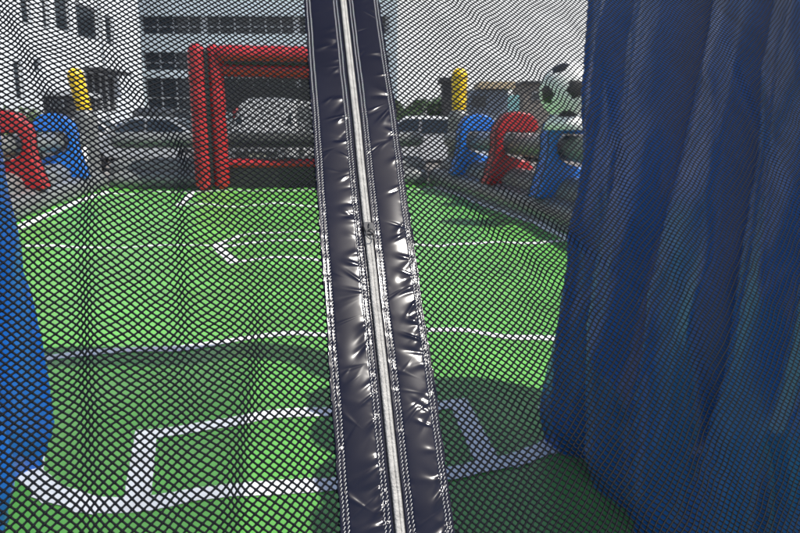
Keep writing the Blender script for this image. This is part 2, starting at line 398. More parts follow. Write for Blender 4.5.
# blue entrance pillars
def pillar(label, uface, side, vs, rs, z1, lean, seed, mk='blue'):
    """inflated pillar: side=+1 stands to the right (face looks to -u)"""
    t = thing('inflatable_pillar', label, 'pillar', P(uface + side * .4, 2.2), 0, 'blue pillars of the entrance')
    o_ = P(uface + side * .4, 2.2)
    v0, v1 = vs[-1] - rs[-1] * .9, vs[0] + rs[0]
    nv = 260; nz = 170; V = []
    vv = v0 + (v1 - v0) * (.5 - .5 * np.cos(np.linspace(0, np.pi, nv)))
    def face(v, z):
        best = np.full(v.shape, .42)
        for k, (c_, r_) in enumerate(zip(vs, rs)):
            cc = c_ + .035 * np.sin(z * 1.7 + k * 2.1 + seed) + .02 * vn(z * 2.3, np.full_like(np.atleast_1d(z * 1.0), k), seed)[0]
            d = r_ * r_ - (v - cc) ** 2
            u = np.where(d > 0, r_ - np.sqrt(np.maximum(d, 0)), .42)
            best = np.minimum(best, u)
        return best
    for j in range(nz + 1):
        z = -.02 + (z1 + .02) * j / nz
        f = face(vv, z)
        f = f - .014 * vn(vv * 7 + z * 1.5, z * 2.2 + vv * 0, seed) - .02 * vn(vv * 2.5, z * 1.3 + vv * 0, seed + 5)
        f = f - .045 * (1 - np.abs(vn(vv * 5.5 + .5 * np.sin(z * 1.3 + seed), z * .7 + vv * 0, seed + 8))) ** 4 - .010 * (1 - np.abs(vn(vv * 13 + .8 * np.sin(z * 2.1), z * 1.5 + vv * 0, seed + 12))) ** 3
        f = f - .004 * vn(vv * 16 + z * 6, z * 7 + vv * 0, seed + 2)
        top = max(0, (z - (z1 - .3)) / .3); f = f + .25 * top ** 3
        foot = .05 * math.exp(-((z) / .10) ** 2)
        f = f + foot
        for a, b in zip(vv, f): V.append(P(uface + side * (b + lean * max(z, 0)), a, z) - o_)
        for a in vv[::-1]: V.append(P(uface + side * (1.0 + lean * max(z, 0) - .25 * top ** 3), a, z) - o_)
    n = nv * 2; Fc = []
    for j in range(nz):
        for i in range(n):
            q = [j * n + i, j * n + (i + 1) % n, (j + 1) * n + (i + 1) % n, (j + 1) * n + i]
            Fc.append(q if side < 0 else q[::-1])
    Fc.append([nz * n + i for i in range(n)]); Fc.append(list(range(n))[::-1])
    o = obj('body', V, Fc, M[mk], t, True)
    mb = MB()
    pts = [P(uface + side * (-.004 + .06), vv[int(i)], .03) - o_ for i in np.linspace(0, nv - 1, 60)]
    return t
pillar('dark blue inflatable pillar with deep vertical folds right of the entrance', 1.225, 1, [2.93, 2.51, 2.10, 1.74, 1.43], [.23, .22, .24, .20, .17], 2.3, .082, 3)
pillar('inflatable pillar in sunlit-tinted blue at the left edge of the entrance', -1.075, -1, [3.12, 2.72, 2.28, 1.8, 1.3], [.22, .2, .25, .25, .25], 2.35, .012, 9, 'bluelit')
ab = thing('arch_beam', 'blue inflatable beam that arches high over the entrance from pillar to pillar', 'beam', P(0, 3.5, 3.6), 0)
_pts = [(-1.85, 2.9, 2.05), (-1.85, 3.15, 2.6), (-1.8, 3.4, 3.15), (-1.6, 3.5, 3.5), (-1.25, 3.52, 3.62), (0, 3.52, 3.65), (.8, 3.52, 3.65), (1.5, 3.52, 3.6), (1.85, 3.5, 3.45), (2.02, 3.4, 3.1), (2.06, 3.15, 2.6), (2.06, 2.9, 2.05)]
_pp = []
for a_, b_ in zip(_pts[:-1], _pts[1:]):
    for k in range(8): _pp.append(P(*[a_[i] + (b_[i] - a_[i]) * k / 8 for i in range(3)]) - P(0, 3.5, 3.6))
MB().tube(_pp, lambda t: .19 * (1 - .05 * abs(math.cos(t * 26)) ** 10), 22, dome=True).build('tube', M['blue'], ab, True)


# added unseen netting over the entrance: its mesh half shades the near floor
def shade_net():
    t_o = P(0, 2.2, 3.6); c_ = .026; q = []
    def pt(u, v): return np.stack([u, v, 3.62 - .10 * np.cos(u * .8) * np.sin((v - .9) / 2.7 * 3.14) - .02 * vn(u * 3, v * 3, 91)], -1)
    A, B = np.meshgrid(np.arange(0, 288), np.arange(0, 208), indexing='ij')
    U = -1.7 + A * c_ / 2 + .010 * vn(A * .05, B * .05, 92) + .03 * vn(A * .016, B * .02, 93); V_ = .9 + B * c_ / 2 + .03 * vn(A * .02, B * .016, 94)
    W = pt(U, V_); Vs = []; Fs = []; base = 0
    for fam in (1, -1):
        ev = (A[:-1, :-1] + B[:-1, :-1]) % 2 == 0
        if fam > 0: p0 = W[:-1, :-1][ev]; p1 = W[1:, 1:][ev]
        else: p0 = W[:-1, 1:][~ev]; p1 = W[1:, :-1][~ev]
        t = p1 - p0; t /= np.linalg.norm(t, axis=1, keepdims=True); sd_ = np.cross(t, [0, 0, 1.]); up = np.array([0, 0, 1.]); r_ = .0029
        R_ = np.stack([np.stack([p + sd_ * r_, p - sd_ * r_ * .5 + up * r_ * .87, p - sd_ * r_ * .5 - up * r_ * .87], 1) for p in (p0, p1)], 1)
        n = len(R_); ids = (np.arange(n) * 6)[:, None] + base; Vs.append(R_.reshape(-1, 3)); base += n * 6
        for j in range(3): Fs.append(np.concatenate([ids + j, ids + (j + 1) % 3, ids + 3 + (j + 1) % 3, ids + 3 + j], 1))
    V = np.concatenate(Vs); X, Y = uv2w(V[:, 0], V[:, 1]); V = np.stack([X, Y, V[:, 2]], 1) - np.array(t_o)
    o = obj('shade_netting', V, np.concatenate(Fs), M['thread']); o.location = t_o
    tag(o, 'added black shade netting, out of view, stretched over the entrance from the blue arch beam', 'netting')
shade_net()

# ============================================================ NET CURTAIN
p_bot = at(400, 533, 1); r0 = ray(400, 533); r1 = ray(400, 0)
PB = Vector((0, 0, EYE)) + r0 * .72; PT = Vector((0, 0, EYE)) + r1 * 1.13
Rv = Vector((math.cos(rad(21)), math.sin(rad(21)), 0)); T = PT - PB; T = T - Rv * T.dot(Rv); HL = T.length; T.normalize(); N = Rv.cross(T).normalized()
if N.y > 0: N = -N
Tn, Nn, Rn = np.array(T), np.array(N), np.array(Rv); PBn = np.array(PB)
def inplane(x, y):                       # picture position -> (X,Z) on the curtain plane
    r = ray(x, y); s = (PB - Vector((0, 0, EYE))).dot(N) / r.dot(N)
    p = Vector((0, 0, EYE)) + r * s - PB; return p.dot(Rv), p.dot(T)
def surf(X, Z, off=0.0, folds=True):
    X = np.asarray(X, float); Z = np.asarray(Z, float)
    d = .010 * vn(X * 3.3, Z * 2.1, 11) + .004 * vn(X * 9 + Z * 3, Z * 4, 12)
    bx = band_c(Z)
    wgt = np.clip((np.abs(X - bx) - .06) / .10, 0, 1)
    e = 0 * X; dz = 0 * X
    if folds:
        for (x0, z0, slope, sg, amp, zs) in FOLDS:
            q = (X - (x0 + slope * (Z - z0))); g = np.exp(-(q / sg) ** 2) * np.exp(-((Z - z0) / zs) ** 2)
            d = d + amp * g * np.tanh(q / sg * 1.2) * 1.0
            e = e - .38 * sg * g * np.tanh(q / sg)
            dz = dz + .25 * amp * g
    d = d * wgt * .75
    wn_ = .15 + .85 * wgt
    X2 = X + e * wgt + wn_ * .0028 * vn(X * 14, Z * 11, 21) + wn_ * .0015 * vn(X * 40, Z * 30, 23)
    Z2 = Z + dz * wgt + .0040 * vn(X * 6, Z * 7, 22) + wn_ * .0015 * vn(X * 38, Z * 33, 24)
    pts = PBn + np.multiply.outer(X2, Rn) + np.multiply.outer(Z2, Tn) + np.multiply.outer(d + off, Nn)
    return pts
cA = inplane(305, 0); cB = inplane(338, 533); cC = inplane(378, 0); cD = inplane(457, 533)
WID = ((cC[0] - cA[0]) + (cD[0] - cB[0])) / 2
bx0 = (cB[0] + cD[0]) / 2; bx1 = (cA[0] + cC[0]) / 2
band_c = lambda Z: bx0 + (bx1 - bx0) * np.asarray(Z) / HL
def ip(x, y): return inplane(x, y)
FOLDS = []
for (px, py, sl, sg, amp, zs) in ((88, 330, .02, .028, .016, .22), (182, 215, .10, .022, .014, .16), (150, 110, -.5, .03, .012, .14), (245, 420, .25, .03, .008, .15),
                                  (520, 60, -.6, .035, .006, .18), (470, 210, -.7, .03, .011, .16), (545, 225, -.9, .025, .012, .12), (620, 150, .3, .03, .018, .25), (690, 330, .25, .035, .018, .25), (590, 480, -.6, .035, .012, .18), (760, 120, .15, .03, .015, .3), (30, 60, -.3, .03, .01, .2)):
    a, b = ip(px, py); FOLDS.append((a, b, sl, sg, amp, zs))
cell_w, cell_h = .00965, .0091
a_min, a_max, b_min, b_max = -165, 236, -46, int((HL + .55) / (cell_h / 2))
def Xof(a): return np.asarray(a) * cell_w / 2
curtain = thing('net_curtain', 'black netting curtain with a zipped navy vinyl placket across the entrance', 'netting', PB)
def netting(side):
    A, B = np.meshgrid(np.arange(a_min, a_max + 1), np.arange(b_min, b_max + 1), indexing='ij')
    X = Xof(A.ravel()).reshape(A.shape) + .10 * cell_w * 0; Z = B * cell_h / 2 - .0009 * A * .6
    bc_ = band_c(Z)
    ok = ((A + B) % 2 == 0)
    ok &= (X < bc_ - WID * .5 + .006) if side < 0 else (X > bc_ + WID * .5 - .006)
    ok &= (X > -.78) & (X < 1.12)
    pos = surf(X, Z)
    VV_, FF_ = [], []; base = 0
    for fam in (1, -1):
        # thread segments (a,b) -> (a+1, b+fam)
        if fam > 0:
            i0 = ok[:-1, :-1] & ok[1:, 1:]; p0 = pos[:-1, :-1][i0]; p1 = pos[1:, 1:][i0]
            nx0 = pos[:-1, :-1][i0]; 
        else:
            i0 = ok[:-1, 1:] & ok[1:, :-1]; p0 = pos[:-1, 1:][i0]; p1 = pos[1:, :-1][i0]
        t = p1 - p0; L = np.linalg.norm(t, axis=1, keepdims=True); t /= L
        sd_ = np.cross(t, Nn); sd_ /= np.linalg.norm(sd_, axis=1, keepdims=True); nn_ = np.cross(sd_, t)
        rs_ = (1.04 - .22 * np.clip(((p0 - PBn) @ Rn - .26) / .25, 0, 1))[:, None]
        rings = []
        for fr, r in ((-.03, .0016), (.22, .00116), (.5, .00102), (.78, .00116), (1.03, .0016)):
            c_ = p0 + t * L * fr + nn_ * (.0004 * fam)
            r = r * rs_
            ring = [c_ + sd_ * r, c_ + nn_ * r * .8, c_ - sd_ * r, c_ - nn_ * r * .8]
            rings.append(np.stack(ring, 1))
        R_ = np.stack(rings, 1); n = len(R_)         # n,5,4,3
        VV_.append(R_.reshape(-1, 3)); ids = (np.arange(n) * 20)[:, None] + base
        fs = []
        for k in range(4):
            for j in range(4):
                j2 = (j + 1) % 4
                fs.append(np.concatenate([ids + k * 4 + j, ids + k * 4 + j2, ids + k * 4 + 4 + j2, ids + k * 4 + 4 + j], 1))
        FF_.append(np.concatenate(fs)); base += n * 20
    V = np.concatenate(VV_) - PBn; Fx = np.concatenate(FF_)
    print('net', side, len(V), len(Fx))
    return obj('netting', V, Fx, M['thread'], curtain, True)
netting(-1); netting(1)
Z0, Z1 = -.16, HL + .53
def bandpt(frac, Z, off):
    Xc = band_c(Z) + (frac - .5) * WID
    bulge = surf(Xc, Z, 0, False)
    wx = .0003 * vn(Z * 9 + 3, frac * 0 + 1, 41) + .0006 * vn(Z * 3.2 + 3, frac * 0 + 1, 42)
    out = bulge + np.multiply.outer(off, Nn) if np.ndim(off) else bulge + off * Nn
    out = np.asarray(out); out[..., 0] += wx
    return out
CREASES = {}
for sd__ in (61, 71):
    q_ = random.Random(sd__ + 4); L_ = []
    for k in range(105):
        t_ = q_.random() ** 1.7; zc = -.05 + (HL + .15) * t_; big = 1.15 - .7 * t_
        right = q_.random() < .72
        xc = q_.uniform(.62, .84) if right else q_.uniform(.16, .42)
        ang = rad(q_.uniform(5, 55)) if q_.random() < .75 else rad(q_.uniform(-45, 0))
        L_.append((zc, xc, ang, q_.uniform(.007, .018) * (.7 + .5 * big), q_.uniform(.0016, .0050), q_.choice((1, 1, -1)) * q_.uniform(.00025, .0009) * big * (1 if right else .5)))
    CREASES[sd__] = L_
def relief(fr, Z, f0, f1, sd_):
    """wrinkles of one vinyl strip, metres"""
    s = (fr - f0) / (f1 - f0)
    low = np.clip(1.75 - 1.7 * Z / HL, .12, 1.8)          # more crumpled lower down
    x = fr * WID
    # individual creases that fan out from the right-hand stitching, more of them lower down
    h = .00042 * np.sin(np.pi * np.clip(s, 0, 1)) * vn(Z * 20, x * 22, sd_ + 5) * (.5 + .6 * low)
    for (zc, xc, ang, ln_, wd_, am) in CREASES[sd_]:
        dx = x - (f0 + xc * (f1 - f0)) * WID; dzz = Z - zc
        near = np.abs(dzz) < .06
        if not near.any(): continue
        ca, sa = math.cos(ang), math.sin(ang)
        dxn, dzn = dx[near], dzz[near]
        al = dxn * ca + dzn * sa; ac = -dxn * sa + dzn * ca
        taper = np.clip(1 - al / ln_ * .5, .3, 1.6)
        g = np.exp(-(ac / (wd_ * taper)) ** 2) * np.exp(-(al / ln_) ** 2)
        h[near] += am * g
    h = h * np.clip(np.sin(np.pi * np.clip(s, .02, .98)) * 2.2, 0, 1)
    # puckers by the stitching
    for c_, w_ in ((.13, .09), (.87, .09)):
        pk = vn(Z * 150 + x * 40, s * 3, sd_ + 6)
        h = h + np.exp(-((s - c_) / w_) ** 2) * .00022 * pk * (.35 + .8 * low)
    h = h + .0009 * np.sin(np.pi * np.clip((s - .14) / .72, 0, 1)) ** .6
    # stitched channels
    for c_ in (.07, .155, .845, .93): h = h - .0004 * np.exp(-((s - c_) / .022) ** 2)
    return h
STR = ((0.0, .455, 61), (.565, 1.0, 71))
for f0, f1, sd_ in STR:
    n1, n2 = 90, 2700
    fr = np.linspace(f0, f1, n1); zz = np.linspace(Z0, Z1, n2)
    FR, ZG = np.meshgrid(fr, zz)
    ed = np.where((f0 == 0) & (FR == f0) | (f0 > 0) & (FR == f1), 1, 0)
    FR2 = FR + ed * .006 * vn(ZG * 160, ZG * 0 + 1, sd_ + 30)
    off = .0035 + relief(FR, ZG, f0, f1, sd_) + ed * .001 * vn(ZG * 90, ZG * 0, 5)
    V = bandpt(FR2, ZG, off).reshape(-1, 3)
    i, j = np.meshgrid(np.arange(n1 - 1), np.arange(n2 - 1)); b = (j * n1 + i).ravel()
    Fc = np.stack([b, b + 1, b + n1 + 1, b + n1], 1)
    st = obj('vinyl_strip', V - PBn, Fc, M['strip'], curtain, True)
    so_ = st.modifiers.new('thick', 'SOLIDIFY'); so_.thickness = .0012; so_.offset = -1
    # stitches
    for s in (.07, .155, .845, .93):
        q = MB(); pitch_ = .0042; k = int((Z1 - Z0) / pitch_)
        zc = Z0 + pitch_ * (np.arange(k) + .5)
        a_ = [(-.36, -.0003), (-.2, .0006), (.2, .0006), (.36, -.0003)]
        fr_ = f0 + s * (f1 - f0)
        rows = []
        for dz, h in a_:
            zq = zc + dz * pitch_; fq = np.full(k, fr_) + (dz * .022) + .0025 * vn(zq * 120, zq * 0, 77 + int(s * 100))
            rows.append(bandpt(fq, zq, .0035 + relief(np.full(k, fr_), zq, f0, f1, sd_) + h + .0004))
        R_ = np.stack(rows, 1)
        ax = Rn; r = .00040
        ring = np.stack([R_ + ax * r, R_ + Nn * r, R_ - ax * r, R_ - Nn * r], 2)  # k,4,4,3
        Vq = ring.reshape(-1, 3); ids = (np.arange(k) * 16)[:, None]; fs = []
        for a in range(3):
            for j_ in range(4):
                j2 = (j_ + 1) % 4
                fs.append(np.concatenate([ids + a * 4 + j_, ids + a * 4 + j2, ids + a * 4 + 4 + j2, ids + a * 4 + 4 + j_], 1))
        ob = obj('stitching', Vq - PBn, np.concatenate(fs), M['stitch'], st, True)
# zip
zt = bandpt(*np.meshgrid(np.linspace(.44, .58, 5), np.linspace(Z0, Z1, 400)), .0022).reshape(-1, 3)
i, j = np.meshgrid(np.arange(4), np.arange(399)); b = (j * 5 + i).ravel()
zp = obj('zip_tape', zt - PBn, np.stack([b, b + 1, b + 6, b + 5], 1), M['zipdark'], curtain, True)
for fr_, w_ in ((.492, .0030), (.530, .0021)):
    k = 900; zq = np.linspace(Z0, Z1, k); c_ = bandpt(np.full(k, fr_), zq, .0048); n = 10
    an = np.arange(n) * 2 * np.pi / n
    rib = 1 + .05 * np.sin(zq * 2 * np.pi / .0024)
    V = c_[:, None, :] + (np.cos(an)[None, :, None] * Rn * w_ + np.sin(an)[None, :, None] * Nn * w_ * .62) * rib[:, None, None]
    i, j = np.meshgrid(np.arange(n), np.arange(k - 1)); i = i.ravel(); j = j.ravel()
    Fc = np.stack([j * n + i, j * n + (i + 1) % n, (j + 1) * n + (i + 1) % n, (j + 1) * n + i], 1)
    obj('zip_coil', V.reshape(-1, 3) - PBn, Fc, M['zip'], zp, True)

# slider and pull ring
_sx, _sz = inplane(369.5, 232); _fr = .5 + (_sx - float(band_c(_sz))) / WID
_sp = bandpt(np.array([.512]), np.array([_sz]), .0075)[0]
def sl_pt(a, b, c): return Rv * a + T * b + N * c
_zd = (Vector(bandpt(np.array([.512]), np.array([_sz + .02]), .0075)[0]) - Vector(_sp)).normalized(); _xd = _zd.cross(N).normalized()
mb = MB()
poly = [(-.0062, .008), (-.0070, .002), (-.0040, -.009), (.0040, -.009), (.0070, .002), (.0062, .008), (.002, .0092), (-.002, .0092)]
mb.prism(poly, (0, 0, 0), _xd, _zd, N, .0042)
sl = mb.build('slider', M['zipdark'], zp); sl.location = Vector(_sp) - PB * 1.0; bevel(sl, .0008, 2)
mb = MB(); mb.tube([_xd * x + _zd * z + N * n_ for x, z, n_ in ((0, .006, .002), (0, .004, .0045), (0, -.002, .005), (0, -.005, .003))], .0009, 8)
ringp = [_xd * (.0058 * math.sin(a)) + _zd * (-.011 + .0075 * math.cos(a)) + N * .0055 for a in np.linspace(0, 2 * math.pi, 33)]
mb.tube(ringp, .0008, 8); mb.build('pull_ring', M['dark'], sl, True)

# ============================================================ BUILDINGS
def left_building():
    t = thing('white_building', 'white rendered building with narrow upright windows at the far left', 'building', (-24, 45, GZ), 0)
    # side wall parallel to the view: x = wall line, slightly turned
    X0 = -21.5; sl = .043; dirv = Vector((sl, 1, 0)).normalized(); nrm = Vector((dirv.y, -dirv.x, 0)); o_ = Vector((-24, 45, GZ))
    base = Vector((X0, 0, 0))
    def q(s, z, out=0): return base + dirv * s + nrm * out + Vector((0, 0, z)) - o_
    def slab(s0, s1, z0, z1, o0, o1):
        vs = [q(s, z, o) for z in (z0, z1) for (s, o) in ((s0, o0), (s1, o0), (s1, o1), (s0, o1))]
        return vs, [[3, 2, 1, 0], [4, 5, 6, 7], [0, 1, 5, 4], [1, 2, 6, 5], [2, 3, 7, 6], [3, 0, 4, 7]]
    holes = []
    def s_of(px): # distance along wall at picture x
        a = (px - 400) / F; y = X0 / (a - sl) * 1.0; return y / dirv.y
    def zz_(py, s): 
        r = ray(400, py); return EYE + r.z / r.y * s
    spec = [(40, 49, -12, 25), (60, 66, -8, 30), (72, 86, -4, 32), (92, 112, 6, 40), (119, 126, 16, 46), (27, 35, 61, 101), (47, 54, 59, 73), (-30, -18, -30, 20), (-20, -10, 60, 75)]
    wb = MB(); cuts = sorted(spec)
    for (a, b, y0, y1) in spec:
        s0, s1 = s_of(a), s_of(b); sm = (s0 + s1) / 2; holes.append((s0, s1, zz_(y1, sm), zz_(y0, sm)))
    da, db = s_of(97), s_of(125)
    holes.append((da, db, zz_(111, (da + db) / 2), zz_(75, (da + db) / 2)))
    S0, S1, ZT = 28, 54, 13.5
    se = sorted({S0, S1} | {h[0] for h in holes} | {h[1] for h in holes})
    for s0, s1 in zip(se[:-1], se[1:]):
        m_ = (s0 + s1) / 2; hs = sorted([(h[2], h[3]) for h in holes if h[0] <= m_ <= h[1]]); z = GZ
        for a, b in hs:
            if a > z: wb.add(*slab(s0, s1, z, a, 0, -.35))
            z = max(z, b)
        wb.add(*slab(s0, s1, z, ZT, 0, -.35))
    wb.add(*slab(S0, S1, GZ, ZT - .1, -8, -8.3)); wb.add(*slab(S0, S0 + .3, GZ, ZT - .1, -.36, -8)); wb.add(*slab(S1 - .3, S1, GZ, ZT - .1, -.36, -8))
    wb.build('wall', M['wallw'], t)
    rb = MB(); rb.add(*slab(S0 - .4, S1 + .2, ZT, ZT + .35, .4, -8.6)); rb.build('roof', M['dark'], t)
    for h in holes[:-1]:
        f = MB()
        for (a, b, c_, d) in ((h[0], h[0] + .12, h[2], h[3]), (h[1] - .12, h[1], h[2], h[3]), (h[0] + .12, h[1] - .12, h[2], h[2] + .12), (h[0] + .12, h[1] - .12, h[3] - .12, h[3])):
            f.add(*slab(a, b, c_, d, -.12, -.2))
        fo = f.build('window', M['frame'], t)
        g = MB(); g.add(*slab(h[0] + .12, h[1] - .12, h[2] + .12, h[3] - .12, -.155, -.17)); g.build('pane', M['glass'], fo)
    h = holes[-1]; f = MB(); n_ = 4
    for k in range(n_ + 1):
        s = h[0] + (h[1] - h[0] - .12) * k / n_; f.add(*slab(s, s + .12, h[2], h[3], -.10, -.2))
    fo = f.build('door', M['frame'], t)
    g = MB(); g.add(*slab(h[0] + .01, h[1] - .01, h[2], h[3] - .02, -.21, -.24)); g.build('door_panel', M['dark'], fo)
    c = MB(); c.add(*slab(h[0] - .3, h[1] + .3, h[3] + .1, h[3] + .3, 1.0, .002)); c.build('door_canopy', M['dark'], t)
    pipe = MB(); pipe.tube([q(s_of(114), GZ, .08), q(s_of(114), ZT, .08)], .06, 8).build('drainpipe', M['frame'], t, True)
    return t
left_building()
def box_between(x0, x1, y0, y1, D0, D1, m, name, parent, o_):
    """axis aligned slab filling a picture rectangle at distance D0, running back to D1"""
    a = at(x0, y1, D0); b = at(x1, y0, D0); q = MB()
    q.box(((a.x + b.x) / 2 - o_.x, (D0 + D1) / 2 - o_.y, (a.z + b.z) / 2 - o_.z), (abs(b.x - a.x), D1 - D0, abs(b.z - a.z)))
    return q.build(name, m, parent)
def centre_building():
    D = 58; o_ = Vector((at(268, 100, D).x, D, GZ)); t = thing('office_building', 'pale panelled office block with long strip windows behind the goal', 'building', o_, 0)
    zg = lambda py: at(268, py, D).z
    xs = lambda px: at(px, 100, D).x
    X0, X1 = xs(138), xs(397)
    def slab(name, m, x0, x1, z0, z1, d0, d1, p=t):
        return MB().box(((x0 + x1) / 2 - o_.x, (d0 + d1) / 2, (z0 + z1) / 2 - o_.z), (x1 - x0, d1 - d0, z1 - z0)).build(name, m, p)
    zt = zg(-22)
    bands = [(zg(112), zg(78)), (zg(70), zg(52)), (zg(34), zg(16)), ]
    z = GZ
    slab('wall', M['panel'], X0, X1, GZ, bands[0][0], 0, 8)
    for k, (a, b) in enumerate(bands):
        nxt = bands[k + 1][0] if k < 2 else zt
        slab('wall', M['panel'], X0, X1, b, nxt, 0, 8)
        slab('wall', M['panel'], X0, X0 + .6, a, b, .01, 7.9)
        slab('wall', M['panel'], X1 - .6, X1, a, b, .01, 7.9)
        wn = slab('window', M['glass'], X0 + .6, X1 - .6, a, b, .5, .6)
        f = MB(); n = 16
        for i in range(n + 1):
            x = X0 + .6 + (X1 - X0 - 1.3) * i / n + .05; wd = .5 if i % 6 == 4 else .09
            f.box((x - o_.x, .42, (a + b) / 2 - o_.z), (wd, .12, b - a))
        f.box(((X0 + X1) / 2 - o_.x, .30, a + (b - a) * .42 - o_.z), (X1 - X0 - 1.3, .08, .07))
        f.build('frame', M['frame'], wn)
    slab('roof', M['frame'], X0 - .2, X1 + .2, zt, zt + .3, -.2, 8.2)
    return t
centre_building()
def kiosk():
    D = 50; o_ = at(487, 112, D); o_.z = GZ; t = thing('kiosk', 'blue grey cabin with a flat beige roof fascia beyond the right wall', 'kiosk', o_, 0)
    z = lambda py: at(487, py, D).z - GZ
    x = lambda px: at(px, 100, D).x - o_.x
    MB().box(((x(466) + x(508)) / 2, 1.5, z(90) / 2), (x(508) - x(466), 3, z(90))).build('wall', M['bgrey'], t)
    MB().box(((x(478) + x(514)) / 2, 1.4, (z(82) + z(89)) / 2), (x(514) - x(478), 3.6, z(82) - z(89))).build('fascia', M['roofb'], t)
    MB().box(((x(508) + x(520)) / 2, 1.0, z(95) / 2), (x(520) - x(508) - .01, 1.6, z(95))).build('side_panel', M['teal'], t)
    MB().box(((x(472) + x(486)) / 2, -.03, (z(96) + z(107)) / 2), (x(486) - x(472), .06, z(96) - z(107))).build('window', M['glass'], t)
    return t
kiosk()
def simple_block(name, label, cat, x0, x1, y0, D, dep, m, rf, wins):
    o_ = at((x0 + x1) / 2, 112, D); o_.z = GZ; t = thing(name, label, cat, o_, 0)
    z = at(0, y0, D).z - GZ; x = lambda px: at(px, 100, D).x - o_.x
    MB().box((0, dep / 2, z / 2), (x(x1) - x(x0), dep, z)).build('wall', m, t)
    MB().box((0, dep / 2, z + .12), (x(x1) - x(x0) + .4, dep + .4, .24)).build('roof', rf, t)
    for (a, b, c_, d) in wins:
        zc, zd = at(0, c_, D).z - GZ, at(0, d, D).z - GZ
        f = MB().box(((x(a) + x(b)) / 2, -.03, (zc + zd) / 2), (x(b) - x(a), .08, zc - zd)).build('window', M['frame'], t)
        MB().box(((x(a) + x(b)) / 2, -.075, (zc + zd) / 2), ((x(b) - x(a)) * .86, .03, (zc - zd) * .86)).build('pane', M['glass'], f)
simple_block('shed', 'taupe flat roofed shed behind the giant football', 'shed', 523, 575, 84, 62, 6, M['brown'], M['dark'], [(532, 540, 92, 100), (548, 556, 92, 100)])
simple_block('switch_cabin', 'narrow dark grey cabin beside the right yellow column', 'cabin', 443, 456, 82, 40, 2.2, M['dark'], M['dark'], [])
simple_block('garage', 'low dark garage in front of the white building at the left', 'garage', 44, 71, 96, 36, 3, M['dark'], M['frame'], [(50, 64, 100, 108)])

# dark canopy behind the goal
def canopy():
    D = 34; o_ = at(270, 112, D); o_.z = GZ; t = thing('canopy', 'dark flat canopy on thin black posts seen through the goal', 'canopy', o_, 0)
    x = lambda px: at(px, 100, D).x - o_.x; z = lambda py: at(0, py, D).z - GZ
    MB().box(((x(200) + x(345)) / 2, 2.2, (z(87) + z(104)) / 2), (x(345) - x(200), 4.6, (z(87) - z(104)))).build('roof', M['dark'], t)
    for px in (205, 288, 340):
        MB().box((x(px), .1, z(104) / 2), (.32, .32, z(104))).build('leg', M['black'], t)
        MB().box((x(px), .1, .25), (.9, .8, .5), 0, .7).build('footing', M['dark'], t)
    return t
canopy()
for px, y0, y1, D, lb in ((316, 111, 128, 32, 'red banner hanging under the canopy right of the black post'), (236, 108, 122, 32, 'red banner hanging under the canopy at its left')):
    a = at(px, y0, D); b = at(px, y1, D); q = MB(); n = 10
    V = [(-.17 + .34 * i / n, .03 * math.sin(i * 1.1), z) for z in (0, b.z - a.z) for i in range(n + 1)]
    bn = obj('banner', V, [[i, i + 1, n + 2 + i, n + 1 + i] for i in range(n)], M['red'], None, True); bn.location = a
    m_ = bn.modifiers.new('t', 'SOLIDIFY'); m_.thickness = .01
    tag(bn, lb, 'banner', 'banners under the canopy')

